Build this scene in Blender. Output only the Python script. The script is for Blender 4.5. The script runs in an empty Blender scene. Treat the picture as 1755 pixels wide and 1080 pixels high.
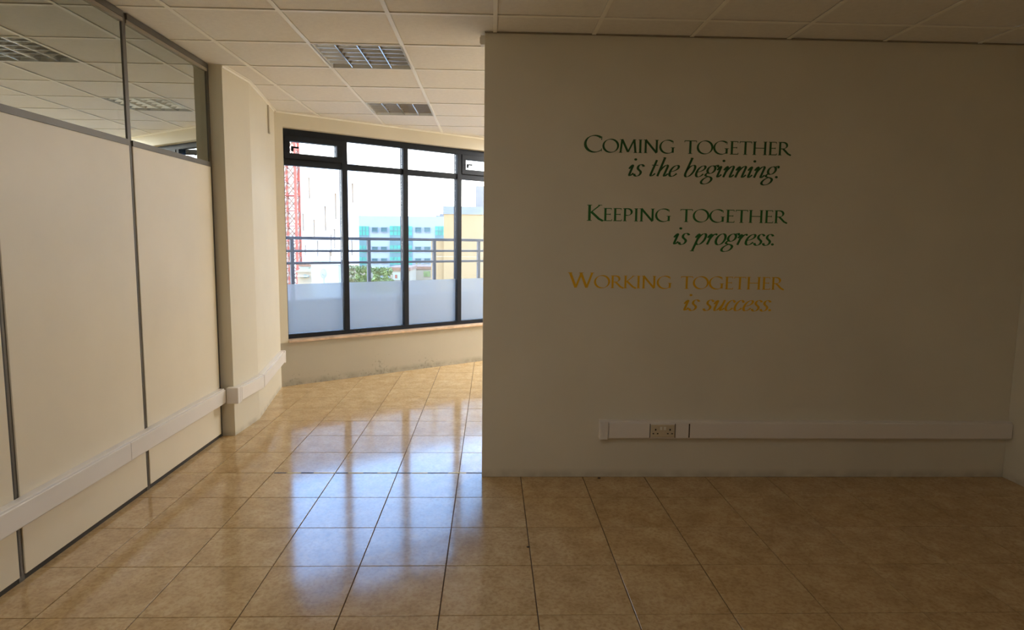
import bpy, bmesh, math, random
from mathutils import Vector, Matrix

random.seed(7)
S = bpy.context.scene
COL = S.collection

# ------------------------------------------------------------------ camera
CAMZ = 1.54
FPX, PITCH, YAW, ROLL = 1108.28, 0.1145, 0.0331, 0.0123
cp, sp_, cw, sw = math.cos(PITCH), math.sin(PITCH), math.cos(YAW), math.sin(YAW)
FWD = Vector((sw * cp, cw * cp, -sp_))
_r = Vector((cw, -sw, 0)); _u = _r.cross(FWD)
RIGHT = math.cos(ROLL) * _r + math.sin(ROLL) * _u
UP = -math.sin(ROLL) * _r + math.cos(ROLL) * _u
cd = bpy.data.cameras.new('camera'); cam = bpy.data.objects.new('camera', cd); COL.objects.link(cam)
cd.sensor_fit = 'HORIZONTAL'; cd.sensor_width = 36.0; cd.lens = FPX / 1755 * 36.0
cd.clip_start = 0.05; cd.clip_end = 2000
cam.matrix_world = Matrix(((RIGHT.x, UP.x, -FWD.x, 0), (RIGHT.y, UP.y, -FWD.y, 0), (RIGHT.z, UP.z, -FWD.z, CAMZ), (0, 0, 0, 1)))
S.camera = cam


def at(px, py, Y):
    """world point at distance Y (metres north of the camera) on a sight line"""
    d = RIGHT * ((px - 877.5) / FPX) - UP * ((py - 540) / FPX) + FWD
    p = d * (Y / d.y)
    return Vector((p.x, p.y, p.z + CAMZ))


# ------------------------------------------------------------------ sky, sun, exposure
w = bpy.data.worlds.new('sky'); S.world = w; w.use_nodes = True
nt = w.node_tree; nt.nodes.clear()
tc = nt.nodes.new('ShaderNodeTexCoord'); sx = nt.nodes.new('ShaderNodeSeparateXYZ')
rp = nt.nodes.new('ShaderNodeValToRGB'); bg = nt.nodes.new('ShaderNodeBackground'); wo = nt.nodes.new('ShaderNodeOutputWorld')
nt.links.new(tc.outputs['Generated'], sx.inputs[0]); nt.links.new(sx.outputs['Z'], rp.inputs[0])
nt.links.new(rp.outputs[0], bg.inputs[0]); nt.links.new(bg.outputs[0], wo.inputs[0])
SKY = [(0.0, (.62, .60, .56)), (.10, (.60, .60, .58)), (.20, (.48, .53, .60)), (.33, (.155, .33, .64)), (.52, (.135, .265, .55)), (1.0, (.12, .23, .50))]
el = rp.color_ramp.elements
while len(el) > 1: el.remove(el[-1])
el[0].position = SKY[0][0]; el[0].color = (*SKY[0][1], 1)
for p, c in SKY[1:]:
    e = el.new(p); e.color = (*c, 1)
bg.inputs['Strength'].default_value = 3.5
sl = bpy.data.lights.new('sun', 'SUN'); sl.energy = .6; sl.angle = 0.02; sl.color = (1, .93, .82)
so = bpy.data.objects.new('sun', sl); COL.objects.link(so)
so.rotation_euler = Vector((.45, .62, -.64)).to_track_quat('-Z', 'Y').to_euler()
S.view_settings.view_transform = 'Standard'; S.view_settings.look = 'None'
S.view_settings.gamma = 1.0; S.view_settings.use_curve_mapping = False
S.view_settings.exposure = 2.12
S.cycles.use_denoising = True
S.cycles.max_bounces = 14; S.cycles.diffuse_bounces = 9; S.cycles.glossy_bounces = 6
S.cycles.transparent_max_bounces = 24; S.cycles.sample_clamp_indirect = 8.0


# ------------------------------------------------------------------ helpers
class MB:
    def __init__(s): s.bm = bmesh.new()

    def hexa(s, v):
        b = [s.bm.verts.new(p) for p in v]
        for f in ((0, 3, 2, 1), (4, 5, 6, 7), (0, 1, 5, 4), (1, 2, 6, 5), (2, 3, 7, 6), (3, 0, 4, 7)):
            s.bm.faces.new([b[i] for i in f])
        return s

    def box(s, x0, x1, y0, y1, z0, z1):
        return s.hexa([(x0, y0, z0), (x1, y0, z0), (x1, y1, z0), (x0, y1, z0), (x0, y0, z1), (x1, y0, z1), (x1, y1, z1), (x0, y1, z1)])

    def prism(s, poly, z0, z1, inset=0.0):
        """vertical prism on a counter-clockwise plan polygon; inset bevels the top edge"""
        n = len(poly)
        lo = [s.bm.verts.new((x, y, z0)) for x, y in poly]
        cx = sum(p[0] for p in poly) / n; cy = sum(p[1] for p in poly) / n
        if inset:
            mid = [s.bm.verts.new((x, y, z1 - inset)) for x, y in poly]
            hi = [s.bm.verts.new((x - math.copysign(min(inset, abs(x - cx)), x - cx), y - math.copysign(min(inset, abs(y - cy)), y - cy), z1)) for x, y in poly]
            rings = [lo, mid, hi]
        else:
            hi = [s.bm.verts.new((x, y, z1)) for x, y in poly]; rings = [lo, hi]
        for a, b in zip(rings, rings[1:]):
            for i in range(n):
                j = (i + 1) % n; s.bm.faces.new((a[i], a[j], b[j], b[i]))
        s.bm.faces.new(rings[-1]); s.bm.faces.new(lo[::-1])
        return s

    def tube(s, a, b, r, n=6):
        a, b = Vector(a), Vector(b); d = (b - a).normalized()
        u = d.orthogonal().normalized(); v = d.cross(u)
        ra, rb = [], []
        for i in range(n):
            t = 2 * math.pi * i / n; o = (u * math.cos(t) + v * math.sin(t)) * r
            ra.append(s.bm.verts.new(a + o)); rb.append(s.bm.verts.new(b + o))
        for i in range(n):
            j = (i + 1) % n; s.bm.faces.new((ra[i], ra[j], rb[j], rb[i]))
        s.bm.faces.new(ra[::-1]); s.bm.faces.new(rb)
        return s

    def mesh(s, name, m):
        bmesh.ops.recalc_face_normals(s.bm, faces=s.bm.faces)
        me = bpy.data.meshes.new(name); s.bm.to_mesh(me); s.bm.free(); me.materials.append(m)
        return me

    def obj(s, name, m, parent=None, bevel=0, loc=None):
        o = bpy.data.objects.new(name, s.mesh(name, m)); COL.objects.link(o)
        if parent is not None: o.parent = parent
        if loc is not None: o.location = loc
        if bevel:
            b = o.modifiers.new('bevel', 'BEVEL'); b.width = bevel; b.segments = 2; b.limit_method = 'ANGLE'
        return o


def inst(name, me, parent=None, loc=(0, 0, 0), rotz=0.0):
    o = bpy.data.objects.new(name, me); COL.objects.link(o); o.parent = parent; o.location = loc; o.rotation_euler = (0, 0, rotz)
    return o


def tag(o, label, cat, group=None, kind=None):
    o['label'] = label; o['category'] = cat
    if group: o['group'] = group
    if kind: o['kind'] = kind
    return o


def empty(name, loc=(0, 0, 0), rotz=0.0):
    o = bpy.data.objects.new(name, None); COL.objects.link(o); o.location = loc; o.rotation_euler = (0, 0, rotz); o.empty_display_size = .05
    return o


def clone(t, loc, label=None):
    """copy of a thing with its parts and sub-parts"""
    r = t.copy(); COL.objects.link(r); r.location = loc
    if label: r['label'] = label
    for c in list(t.children):
        d = c.copy(); COL.objects.link(d); d.parent = r
        for g in list(c.children):
            h = g.copy(); COL.objects.link(h); h.parent = d
    return r


def clip(poly, a, b, c):
    """keep the part of poly where a x + b y <= c"""
    out = []
    for i, p in enumerate(poly):
        q = poly[(i + 1) % len(poly)]
        dp, dq = a * p[0] + b * p[1] - c, a * q[0] + b * q[1] - c
        if dp <= 0: out.append(p)
        if (dp < 0) != (dq < 0) and abs(dp - dq) > 1e-9:
            t = dp / (dp - dq); out.append((p[0] + t * (q[0] - p[0]), p[1] + t * (q[1] - p[1])))
    res = []
    for p in out:
        if not res or math.hypot(p[0] - res[-1][0], p[1] - res[-1][1]) > 1e-4: res.append(p)
    if len(res) > 1 and math.hypot(res[0][0] - res[-1][0], res[0][1] - res[-1][1]) < 1e-4: res.pop()
    return res if len(res) >= 3 else []


def area(p): return .5 * sum(p[i][0] * p[(i + 1) % len(p)][1] - p[(i + 1) % len(p)][0] * p[i][1] for i in range(len(p)))


# ------------------------------------------------------------------ materials
def N(nt, t, **k):
    n = nt.nodes.new(t)
    for a, v in k.items(): setattr(n, a, v)
    return n


def mat(name, col, rough=.6, metal=0.0, var=0.0, scale=6.0, bump=0.0, bscale=80.0, spec=.5, ior=1.5, trans=0.0):
    m = bpy.data.materials.new(name); m.use_nodes = True; nt = m.node_tree
    p = nt.nodes['Principled BSDF']
    p.inputs['Base Color'].default_value = (*col, 1); p.inputs['Roughness'].default_value = rough
    p.inputs['Metallic'].default_value = metal; p.inputs['IOR'].default_value = ior
    p.inputs['Specular IOR Level'].default_value = spec
    if trans: p.inputs['Transmission Weight'].default_value = trans
    t = N(nt, 'ShaderNodeTexCoord')
    if var:
        n = N(nt, 'ShaderNodeTexNoise'); n.inputs['Scale'].default_value = scale; n.inputs['Detail'].default_value = 5
        nt.links.new(t.outputs['Object'], n.inputs['Vector'])
        r = N(nt, 'ShaderNodeValToRGB')
        r.color_ramp.elements[0].position = .3; r.color_ramp.elements[1].position = .7
        r.color_ramp.elements[0].color = (*[c * (1 - var) for c in col], 1); r.color_ramp.elements[1].color = (*[min(1, c * (1 + var)) for c in col], 1)
        nt.links.new(n.outputs['Fac'], r.inputs[0]); nt.links.new(r.outputs[0], p.inputs['Base Color'])
    if bump:
        n = N(nt, 'ShaderNodeTexNoise'); n.inputs['Scale'].default_value = bscale; n.inputs['Detail'].default_value = 3
        nt.links.new(t.outputs['Object'], n.inputs['Vector'])
        b = N(nt, 'ShaderNodeBump'); b.inputs['Strength'].default_value = bump; b.inputs['Distance'].default_value = .004
        nt.links.new(n.outputs['Fac'], b.inputs['Height']); nt.links.new(b.outputs[0], p.inputs['Normal'])
    return m


def glass_mat(name, tint, reflect, base=0.0, rough=0.0):
    m = bpy.data.materials.new(name); m.use_nodes = True; nt = m.node_tree; nt.nodes.remove(nt.nodes['Principled BSDF'])
    out = nt.nodes['Material Output']
    tr = N(nt, 'ShaderNodeBsdfTransparent'); tr.inputs[0].default_value = (*tint, 1)
    gl = N(nt, 'ShaderNodeBsdfGlossy'); gl.inputs['Roughness'].default_value = rough; gl.inputs['Color'].default_value = (*reflect, 1)
    fr = N(nt, 'ShaderNodeFresnel'); fr.inputs['IOR'].default_value = 1.5
    ad = N(nt, 'ShaderNodeMath', operation='ADD'); ad.use_clamp = True; ad.inputs[1].default_value = base
    mx = N(nt, 'ShaderNodeMixShader')
    nt.links.new(fr.outputs[0], ad.inputs[0]); nt.links.new(ad.outputs[0], mx.inputs[0])
    nt.links.new(tr.outputs[0], mx.inputs[1]); nt.links.new(gl.outputs[0], mx.inputs[2]); nt.links.new(mx.outputs[0], out.inputs[0])
    return m


def frost_mat():
    m = bpy.data.materials.new('frosted_film'); m.use_nodes = True; nt = m.node_tree; nt.nodes.remove(nt.nodes['Principled BSDF'])
    out = nt.nodes['Material Output']
    a = N(nt, 'ShaderNodeBsdfTranslucent'); a.inputs[0].default_value = (.56, .61, .64, 1)
    b = N(nt, 'ShaderNodeBsdfRefraction'); b.inputs['Roughness'].default_value = .55; b.inputs['IOR'].default_value = 1.02; b.inputs['Color'].default_value = (.8, .86, .92, 1)
    d = N(nt, 'ShaderNodeBsdfDiffuse'); d.inputs[0].default_value = (.7, .74, .78, 1)
    m1 = N(nt, 'ShaderNodeMixShader'); m1.inputs[0].default_value = .68
    m2 = N(nt, 'ShaderNodeMixShader'); m2.inputs[0].default_value = .25
    nt.links.new(a.outputs[0], m1.inputs[1]); nt.links.new(b.outputs[0], m1.inputs[2])
    nt.links.new(m1.outputs[0], m2.inputs[1]); nt.links.new(d.outputs[0], m2.inputs[2]); nt.links.new(m2.outputs[0], out.inputs[0])
    return m


def floor_mat():
    m = bpy.data.materials.new('tan_ceramic'); m.use_nodes = True; nt = m.node_tree; p = nt.nodes['Principled BSDF']
    t = N(nt, 'ShaderNodeTexCoord'); oi = N(nt, 'ShaderNodeObjectInfo')
    mul = N(nt, 'ShaderNodeMath', operation='MULTIPLY'); mul.inputs[1].default_value = 40
    nt.links.new(oi.outputs['Random'], mul.inputs[0])
    n1 = N(nt, 'ShaderNodeTexNoise', noise_dimensions='4D'); n1.inputs['Scale'].default_value = 7; n1.inputs['Detail'].default_value = 7; n1.inputs['Roughness'].default_value = .68
    n2 = N(nt, 'ShaderNodeTexNoise', noise_dimensions='4D'); n2.inputs['Scale'].default_value = 55; n2.inputs['Detail'].default_value = 4; n2.inputs['Distortion'].default_value = .6
    for n in (n1, n2):
        nt.links.new(t.outputs['Object'], n.inputs['Vector']); nt.links.new(mul.outputs[0], n.inputs['W'])
    r1 = N(nt, 'ShaderNodeValToRGB'); e = r1.color_ramp.elements
    e[0].position = .30; e[0].color = (.45, .305, .145, 1); e[1].position = .68; e[1].color = (.65, .495, .285, 1)
    k = e.new(.5); k.color = (.56, .40, .21, 1)
    r2 = N(nt, 'ShaderNodeValToRGB'); e = r2.color_ramp.elements
    e[0].position = .34; e[0].color = (.74, .67, .58, 1); e[1].position = .56; e[1].color = (1, 1, 1, 1)
    mx = N(nt, 'ShaderNodeMix', data_type='RGBA', blend_type='MULTIPLY'); mx.inputs[0].default_value = .75
    nt.links.new(n1.outputs['Fac'], r1.inputs[0]); nt.links.new(n2.outputs['Fac'], r2.inputs[0])
    nt.links.new(r1.outputs[0], mx.inputs[6]); nt.links.new(r2.outputs[0], mx.inputs[7]); nt.links.new(mx.outputs[2], p.inputs['Base Color'])
    mr = N(nt, 'ShaderNodeMapRange'); mr.inputs['To Min'].default_value = .085; mr.inputs['To Max'].default_value = .15
    nt.links.new(n1.outputs['Fac'], mr.inputs[0]); nt.links.new(mr.outputs[0], p.inputs['Roughness'])
    p.inputs['IOR'].default_value = 1.5; p.inputs['Specular IOR Level'].default_value = .32
    b = N(nt, 'ShaderNodeBump'); b.inputs['Strength'].default_value = .035; b.inputs['Distance'].default_value = .002
    nt.links.new(n2.outputs['Fac'], b.inputs['Height']); nt.links.new(b.outputs[0], p.inputs['Normal'])
    return m


def paint(name, col, base_dark=0.0, top=.05, spots=0.0, rough=.6):
    """painted plaster; scuff is a noisy darker band near the floor (dirt on the apron), spots are specks of mould low on the wall"""
    m = bpy.data.materials.new(name); m.use_nodes = True; nt = m.node_tree; p = nt.nodes['Principled BSDF']; p.inputs['Roughness'].default_value = rough
    t = N(nt, 'ShaderNodeTexCoord'); g = N(nt, 'ShaderNodeNewGeometry'); sx = N(nt, 'ShaderNodeSeparateXYZ'); nt.links.new(g.outputs['Position'], sx.inputs[0])
    n = N(nt, 'ShaderNodeTexNoise'); n.inputs['Scale'].default_value = 1.7; n.inputs['Detail'].default_value = 6; nt.links.new(g.outputs['Position'], n.inputs['Vector'])
    r = N(nt, 'ShaderNodeValToRGB'); r.color_ramp.elements[0].position = .25; r.color_ramp.elements[1].position = .75
    r.color_ramp.elements[0].color = (*[c * .95 for c in col], 1); r.color_ramp.elements[1].color = (*[min(1, c * 1.04) for c in col], 1)
    nt.links.new(n.outputs['Fac'], r.inputs[0]); cur = r.outputs[0]
    if base_dark:  # mixes in a darker tone towards the floor, broken up by noise
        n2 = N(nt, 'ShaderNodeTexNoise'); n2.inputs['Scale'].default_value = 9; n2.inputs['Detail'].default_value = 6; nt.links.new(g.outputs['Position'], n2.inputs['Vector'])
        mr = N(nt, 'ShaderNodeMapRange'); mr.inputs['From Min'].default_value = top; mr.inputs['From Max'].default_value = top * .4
        mr.inputs['To Min'].default_value = 0; mr.inputs['To Max'].default_value = base_dark; nt.links.new(sx.outputs['Z'], mr.inputs[0])
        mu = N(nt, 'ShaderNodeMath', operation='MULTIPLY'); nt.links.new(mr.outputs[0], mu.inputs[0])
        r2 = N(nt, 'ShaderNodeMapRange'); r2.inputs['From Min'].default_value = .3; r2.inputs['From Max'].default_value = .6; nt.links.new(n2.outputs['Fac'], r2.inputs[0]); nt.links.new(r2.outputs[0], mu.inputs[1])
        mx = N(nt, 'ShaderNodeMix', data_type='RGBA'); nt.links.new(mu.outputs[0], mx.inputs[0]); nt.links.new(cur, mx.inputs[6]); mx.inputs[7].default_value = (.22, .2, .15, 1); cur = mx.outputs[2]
    if spots:
        v = N(nt, 'ShaderNodeTexNoise'); v.inputs['Scale'].default_value = 38; v.inputs['Detail'].default_value = 4; nt.links.new(g.outputs['Position'], v.inputs['Vector'])
        v2 = N(nt, 'ShaderNodeTexNoise'); v2.inputs['Scale'].default_value = 2.2; nt.links.new(g.outputs['Position'], v2.inputs['Vector'])
        a = N(nt, 'ShaderNodeMath', operation='MULTIPLY_ADD'); a.inputs[1].default_value = .45; nt.links.new(v2.outputs['Fac'], a.inputs[0]); nt.links.new(v.outputs['Fac'], a.inputs[2])
        zr = N(nt, 'ShaderNodeMapRange'); zr.inputs['From Min'].default_value = .0; zr.inputs['From Max'].default_value = .3; zr.inputs['To Min'].default_value = .10; zr.inputs['To Max'].default_value = -.12; nt.links.new(sx.outputs['Z'], zr.inputs[0])
        ad = N(nt, 'ShaderNodeMath', operation='ADD'); nt.links.new(a.outputs[0], ad.inputs[0]); nt.links.new(zr.outputs[0], ad.inputs[1])
        r3 = N(nt, 'ShaderNodeMapRange'); r3.inputs['From Min'].default_value = .86; r3.inputs['From Max'].default_value = .94; r3.inputs['To Max'].default_value = spots; nt.links.new(ad.outputs[0], r3.inputs[0])
        mx = N(nt, 'ShaderNodeMix', data_type='RGBA'); nt.links.new(r3.outputs[0], mx.inputs[0]); nt.links.new(cur, mx.inputs[6]); mx.inputs[7].default_value = (.17, .15, .11, 1); cur = mx.outputs[2]
    nt.links.new(cur, p.inputs['Base Color'])
    nb = N(nt, 'ShaderNodeTexNoise'); nb.inputs['Scale'].default_value = 140; nb.inputs['Detail'].default_value = 2; nt.links.new(g.outputs['Position'], nb.inputs['Vector'])
    b = N(nt, 'ShaderNodeBump'); b.inputs['Strength'].default_value = .06; b.inputs['Distance'].default_value = .002; nt.links.new(nb.outputs['Fac'], b.inputs['Height']); nt.links.new(b.outputs[0], p.inputs['Normal'])
    return m


M = dict(
    paint=paint('cream_paint', (.72, .67, .55), base_dark=.35, top=.05),
    text_wall=paint('warm_white_paint', (.76, .73, .635), base_dark=.3, top=.06, rough=.5),
    apron=paint('cream_paint_marked', (.48, .44, .355), base_dark=.5, top=.08, spots=.42),
    panel=paint('cream_laminate', (.86, .79, .65), rough=.4),
    tile=floor_mat(), grout=mat('grout', (.11, .075, .055), .9, var=.2, scale=20),
    ctile=mat('mineral_fibre', (.82, .795, .745), .9, var=.03, scale=30, bump=.5, bscale=260),
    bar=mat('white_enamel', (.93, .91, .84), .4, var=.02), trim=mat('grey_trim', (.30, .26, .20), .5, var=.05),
    alu=mat('bronze_aluminium', (.13, .118, .10), .42, metal=.4, var=.05), dark=mat('dark_gasket', (.045, .04, .035), .6, var=.1),
    pvc=mat('white_pvc', (.82, .79, .77), .35, var=.02, scale=3), pvc_lid=mat('white_pvc_lid', (.84, .81, .79), .3, var=.02, scale=3),
    socket=mat('cream_urea', (.66, .57, .42), .35, var=.02), hole=mat('socket_void', (.03, .025, .02), .8, var=.1),
    frame=mat('black_powder_coat', (.006, .009, .016), .55, var=.15, scale=14, spec=.3), glass=glass_mat('clear_glass', (.97, .985, .985), (.9, .95, 1)),
    pglass=glass_mat('partition_glass', (.90, .94, .92), (.84, .90, .88), base=.58), frost=frost_mat(),
    stone=mat('sill_marble', (.66, .48, .34), .22, var=.22, scale=12), metal=mat('mirror_aluminium', (.82, .83, .84), .16, metal=1.0, var=.03),
    housing=mat('white_housing', (.70, .70, .66), .4, var=.02), tube=mat('lamp_tube', (.82, .82, .78), .25, var=.01),
    rail=mat('rail_grey', (.06, .066, .085), .6, var=.08), concrete=mat('balcony_concrete', (.20, .175, .145), .9, var=.15, scale=4),
    shell=mat('shell_render', (.45, .43, .40), .9, var=.05), ground=mat('ground_dust', (.42, .38, .30), .95, var=.25, scale=.05),
    crane=mat('crane_red', (.30, .045, .022), .5, var=.1), brace=mat('crane_brace', (.24, .13, .075), .6, var=.1),
    tower=mat('white_cladding', (.86, .85, .83), .6, var=.02, scale=.2), slit=mat('slit_tan', (.42, .31, .21), .6, var=.1, scale=.5),
    office=mat('pale_blue_render', (.265, .295, .325), .7, var=.02, scale=.2), teal=mat('teal_glazing', (.065, .28, .20), .35, var=.2, scale=.5, spec=.15),
    spandrel=mat('teal_spandrel', (.085, .16, .16), .5, var=.1, scale=.5), owin=mat('office_pane', (.06, .13, .14), .35, var=.2, scale=.5, spec=.2), oframe=mat('office_frame', (.14, .20, .22), .5, var=.05),
    yellow=mat('yellow_render', (.235, .160, .074), .85, var=.05, scale=.5), parapet=mat('grey_parapet', (.125, .14, .145), .8, var=.06, scale=.6), plant=mat('grey_block', (.15, .145, .14), .8, var=.05),
    lowwall=mat('low_white_wall', (.30, .31, .275), .85, var=.05, scale=.5), lowcream=mat('low_cream_wall', (.27, .215, .14), .85, var=.08, scale=.5), roof=mat('clay_roof', (.20, .10, .055), .8, var=.2, scale=2),
    dish=mat('dish_grey', (.17, .19, .22), .5, var=.05), leaf=mat('leaf_green', (.15, .19, .055), .6, var=.45, scale=1.5), leaf2=mat('leaf_olive', (.22, .20, .075), .6, var=.35, scale=1.5), bark=mat('bark', (.10, .07, .045), .9, var=.3),
    door_orange=mat('orange_door', (.25, .07, .03), .6, var=.1), tape_y=mat('tape_yellow', (.75, .62, .20), .6, var=.3, scale=40), tape_d=mat('tape_dark', (.05, .05, .06), .6, var=.3, scale=40),
    g1=mat('vinyl_dark_green', (.018, .105, .026), .45, var=.05), g2=mat('vinyl_green', (.020, .165, .034), .45, var=.05), gold=mat('vinyl_gold', (.78, .46, .012), .4, var=.05),
    white=mat('white_plastic', (.85, .83, .76), .4, var=.02), grime=mat('grime', (.05, .035, .025), .9, var=.3), grey_plastic=mat('grey_plastic', (.50, .46, .38), .5, var=.05),
)

# ------------------------------------------------------------------ plan of the place
H = 2.79                     # ceiling height
PX = -2.075                  # room face of the glazed partition
WY = 4.09                    # face of the lettered wall
A0 = Vector((-2.15, 6.67)); TD = Vector((.8014, .5981)); ND = Vector((-.5981, .8014))   # window wall: start, run, outward
WROT = math.atan2(TD.y, TD.x)
NC = ND.dot(A0)              # room side:  ND . p <= NC
SEND = 6.25


def wp(s, n=0.0): v = A0 + TD * s + ND * n; return (v.x, v.y)


def wbox(mb, s0, s1, n0, n1, z0, z1):
    q = [wp(s0, n0), wp(s1, n0), wp(s1, n1), wp(s0, n1)]
    return mb.hexa([(*p, z0) for p in q] + [(*p, z1) for p in q])


# ---- floor
TWX, TWY, FX0, FY0 = .408, .412, -.2024, 2.515
floor = empty('floor'); tag(floor, 'glossy mottled tan ceramic tile floor running through both rooms', 'floor', kind='structure')
mb = MB(); mb.box(-5.6, 4.4, -3.7, 11.2, -.25, -.006); mb.obj('grout_bed', M['grout'], floor)
G = .0022


def tile_verts(mb, x0, x1, y0, y1):
    mb.prism([(x0, y0), (x1, y0), (x1, y1), (x0, y1)], -.0055, 0, .0012)


mb = MB(); tile_verts(mb, -TWX / 2 + G, TWX / 2 - G, -TWY / 2 + G, TWY / 2 - G); tile_me = mb.mesh('floor_tile', M['tile'])
rest = MB(); nt_ = 0
for k in range(-15, 21):
    for j in range(-6, 10):
        xc, yc = FX0 + (j + .5) * TWX, FY0 + (k + .5) * TWY
        if xc < PX - .35 or ND.dot(Vector((xc, yc))) > NC + .25 or xc > 3.6: continue
        seen = yc > 2.05 and (yc < 4.3 or xc < .12 + .03 * max(0, yc - 4.1)) and xc > -2.5
        dz = random.uniform(-.0004, .0004)
        if seen:
            inst('floor_tile', tile_me, floor, (xc, yc, dz)); nt_ += 1
        else:
            tile_verts(rest, xc - TWX / 2 + G, xc + TWX / 2 - G, yc - TWY / 2 + G, yc + TWY / 2 - G)
o = rest.obj('floor_tiling', M['tile'], floor); o['kind'] = 'stuff'

# ---- ceiling
CX0, CY0, CT = .0116, 3.7925, .6
ceiling = empty('ceiling', (0, 0, H)); tag(ceiling, 'suspended ceiling of square off-white tiles in a white bar grid', 'ceiling', kind='structure')
XMAX = 3.45
mb = MB()
mb.prism([(-5.6, -3.7), (4.4, -3.7), (4.4, 12.0), (3.2, 12.0), (-2.6, 6.7), (-5.6, 6.7)], .16, .45)
mb.obj('roof_slab', M['shell'], ceiling)


def room_clip(p):
    p = clip(p, -1, 0, 2.16)
    if p: p = clip(p, ND.x, ND.y, NC)
    if p: p = clip(p, 1, 0, XMAX)
    return p


fixtures = [(-7, 0), (-2, 1), (-2, 4), (-2, -2), (-2, -5), (-2, -8), (3, 7), (1, 7)]
FILL = {(-2, -5): 2.5, (-2, -8): 2.3, (3, 7): 31.0, (1, 7): 12.0, (-7, 0): 28.0}
mb = MB(); hs = CT / 2 - .0112
mb.box(-hs, hs, -hs, hs, .0045, .02); ct_me = mb.mesh('ceiling_tile', M['ctile'])
lights_at = []
for i in range(-9, 6):
    for m in range(-13, 12):
        x0, y0 = CX0 + i * CT, CY0 + m * CT
        if (i, m) in fixtures:
            lights_at.append((x0 + CT / 2, y0 + CT / 2)); continue
        full = [(x0 + u, y0 + v) for u, v in ((.0112, .0112), (CT - .0112, .0112), (CT - .0112, CT - .0112), (.0112, CT - .0112))]
        if x0 + CT < -2.17:      # tiles of the room beyond the glass
            if y0 + CT < 5.0: inst('ceiling_tile', ct_me, ceiling, (x0 + CT / 2, y0 + CT / 2, 0))
            continue
        p = room_clip(full)
        if not p or area(p) < .002: continue
        if abs(area(p) - area(full)) < 1e-4:
            inst('ceiling_tile', ct_me, ceiling, (x0 + CT / 2, y0 + CT / 2, random.uniform(0, .001)))
        else:
            mb = MB(); mb.prism(p, .0045, .02); mb.obj('ceiling_tile', M['ctile'], ceiling)
BW = .012


def bar(x0, x1, y0, y1, dz):
    p = room_clip([(x0, y0), (x1, y0), (x1, y1), (x0, y1)])
    if p and area(p) > .001:
        mb = MB(); mb.prism(p, dz, dz + .004); mb.obj('grid_bar', M['bar'], ceiling)


for i in range(-4, 6): bar(CX0 + i * CT - BW, CX0 + i * CT + BW, -3.5, 11, -.002)
for m in range(-13, 12): bar(-2.16, XMAX, CY0 + m * CT - BW, CY0 + m * CT + BW, -.0005)
mb = MB()
for i in range(-9, -3): mb.box(CX0 + i * CT - BW, CX0 + i * CT + BW, -3.5, 4.9, 0, .004)
for m in range(-12, 2): mb.box(-5.5, -2.17, CY0 + m * CT - BW, CY0 + m * CT + BW, .0005, .0045)
mb.obj('grid_bar', M['bar'], ceiling)

# ---- walls of the near room
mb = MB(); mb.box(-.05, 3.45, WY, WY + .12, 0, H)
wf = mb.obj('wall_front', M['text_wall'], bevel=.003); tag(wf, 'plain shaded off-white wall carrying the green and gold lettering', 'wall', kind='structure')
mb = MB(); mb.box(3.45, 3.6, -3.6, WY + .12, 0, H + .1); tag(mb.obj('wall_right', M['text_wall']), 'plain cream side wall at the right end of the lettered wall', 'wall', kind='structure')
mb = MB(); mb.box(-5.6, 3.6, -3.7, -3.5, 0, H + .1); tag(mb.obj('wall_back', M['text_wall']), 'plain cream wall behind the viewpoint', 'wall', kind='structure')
# pier at the partition end, then the two angled wall faces up to the window corner
mb = MB(); mb.prism([(-2.6, 4.975), (-1.985, 4.975), (-1.965, 5.45), (-2.163, 6.66), wp(-.02, .25), (-2.6, 6.72)], 0, H + .16)
wpier = mb.obj('wall_pier', M['paint']); tag(wpier, 'cream wall pier bending towards the window corner beyond the glazed partition', 'wall', kind='structure')
# window wall: apron, head, jamb
wo_ = empty('wall_window', (*wp(0), 0)); tag(wo_, 'low cream wall under and around the black window band', 'wall', kind='structure')


def wobj(name, m, parent, s0, s1, n0, n1, z0, z1, bevel=0):
    mb = MB(); wbox(mb, s0, s1, n0, n1, z0, z1)
    o = mb.obj(name, m, None, bevel)
    if parent is not None:
        o.parent = parent; o.matrix_parent_inverse = Matrix.Translation(parent.location).inverted() if not parent.rotation_euler.z else (Matrix.Translation(parent.location) @ Matrix.Rotation(parent.rotation_euler.z, 4, 'Z')).inverted()
    return o


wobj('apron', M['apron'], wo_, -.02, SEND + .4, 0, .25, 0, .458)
wobj('head', M['paint'], wo_, -.02, SEND + .4, 0, .25, 2.645, H + .16)
wobj('jamb', M['paint'], wo_, -.02, .067, 0, .25, .458, 2.645)
wobj('jamb', M['paint'], wo_, SEND, SEND + .4, 0, .25, .458, 2.645)
mb = MB(); mb.box(2.9, 3.05, WY + .12, 10.65, 0, H + .16); tag(mb.obj('wall_far', M['paint']), 'cream end wall of the window room hidden behind the lettered wall', 'wall', kind='structure')
mb = MB(); mb.box(-5.6, -5.45, -3.5, 5.0, 0, H + .1); mb.box(-5.45, -2.6, 4.975, 5.15, 0, H + .1)
tag(mb.obj('wall_neighbour', M['paint']), 'cream walls of the room beyond the glazed partition', 'wall', kind='structure')
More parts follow.
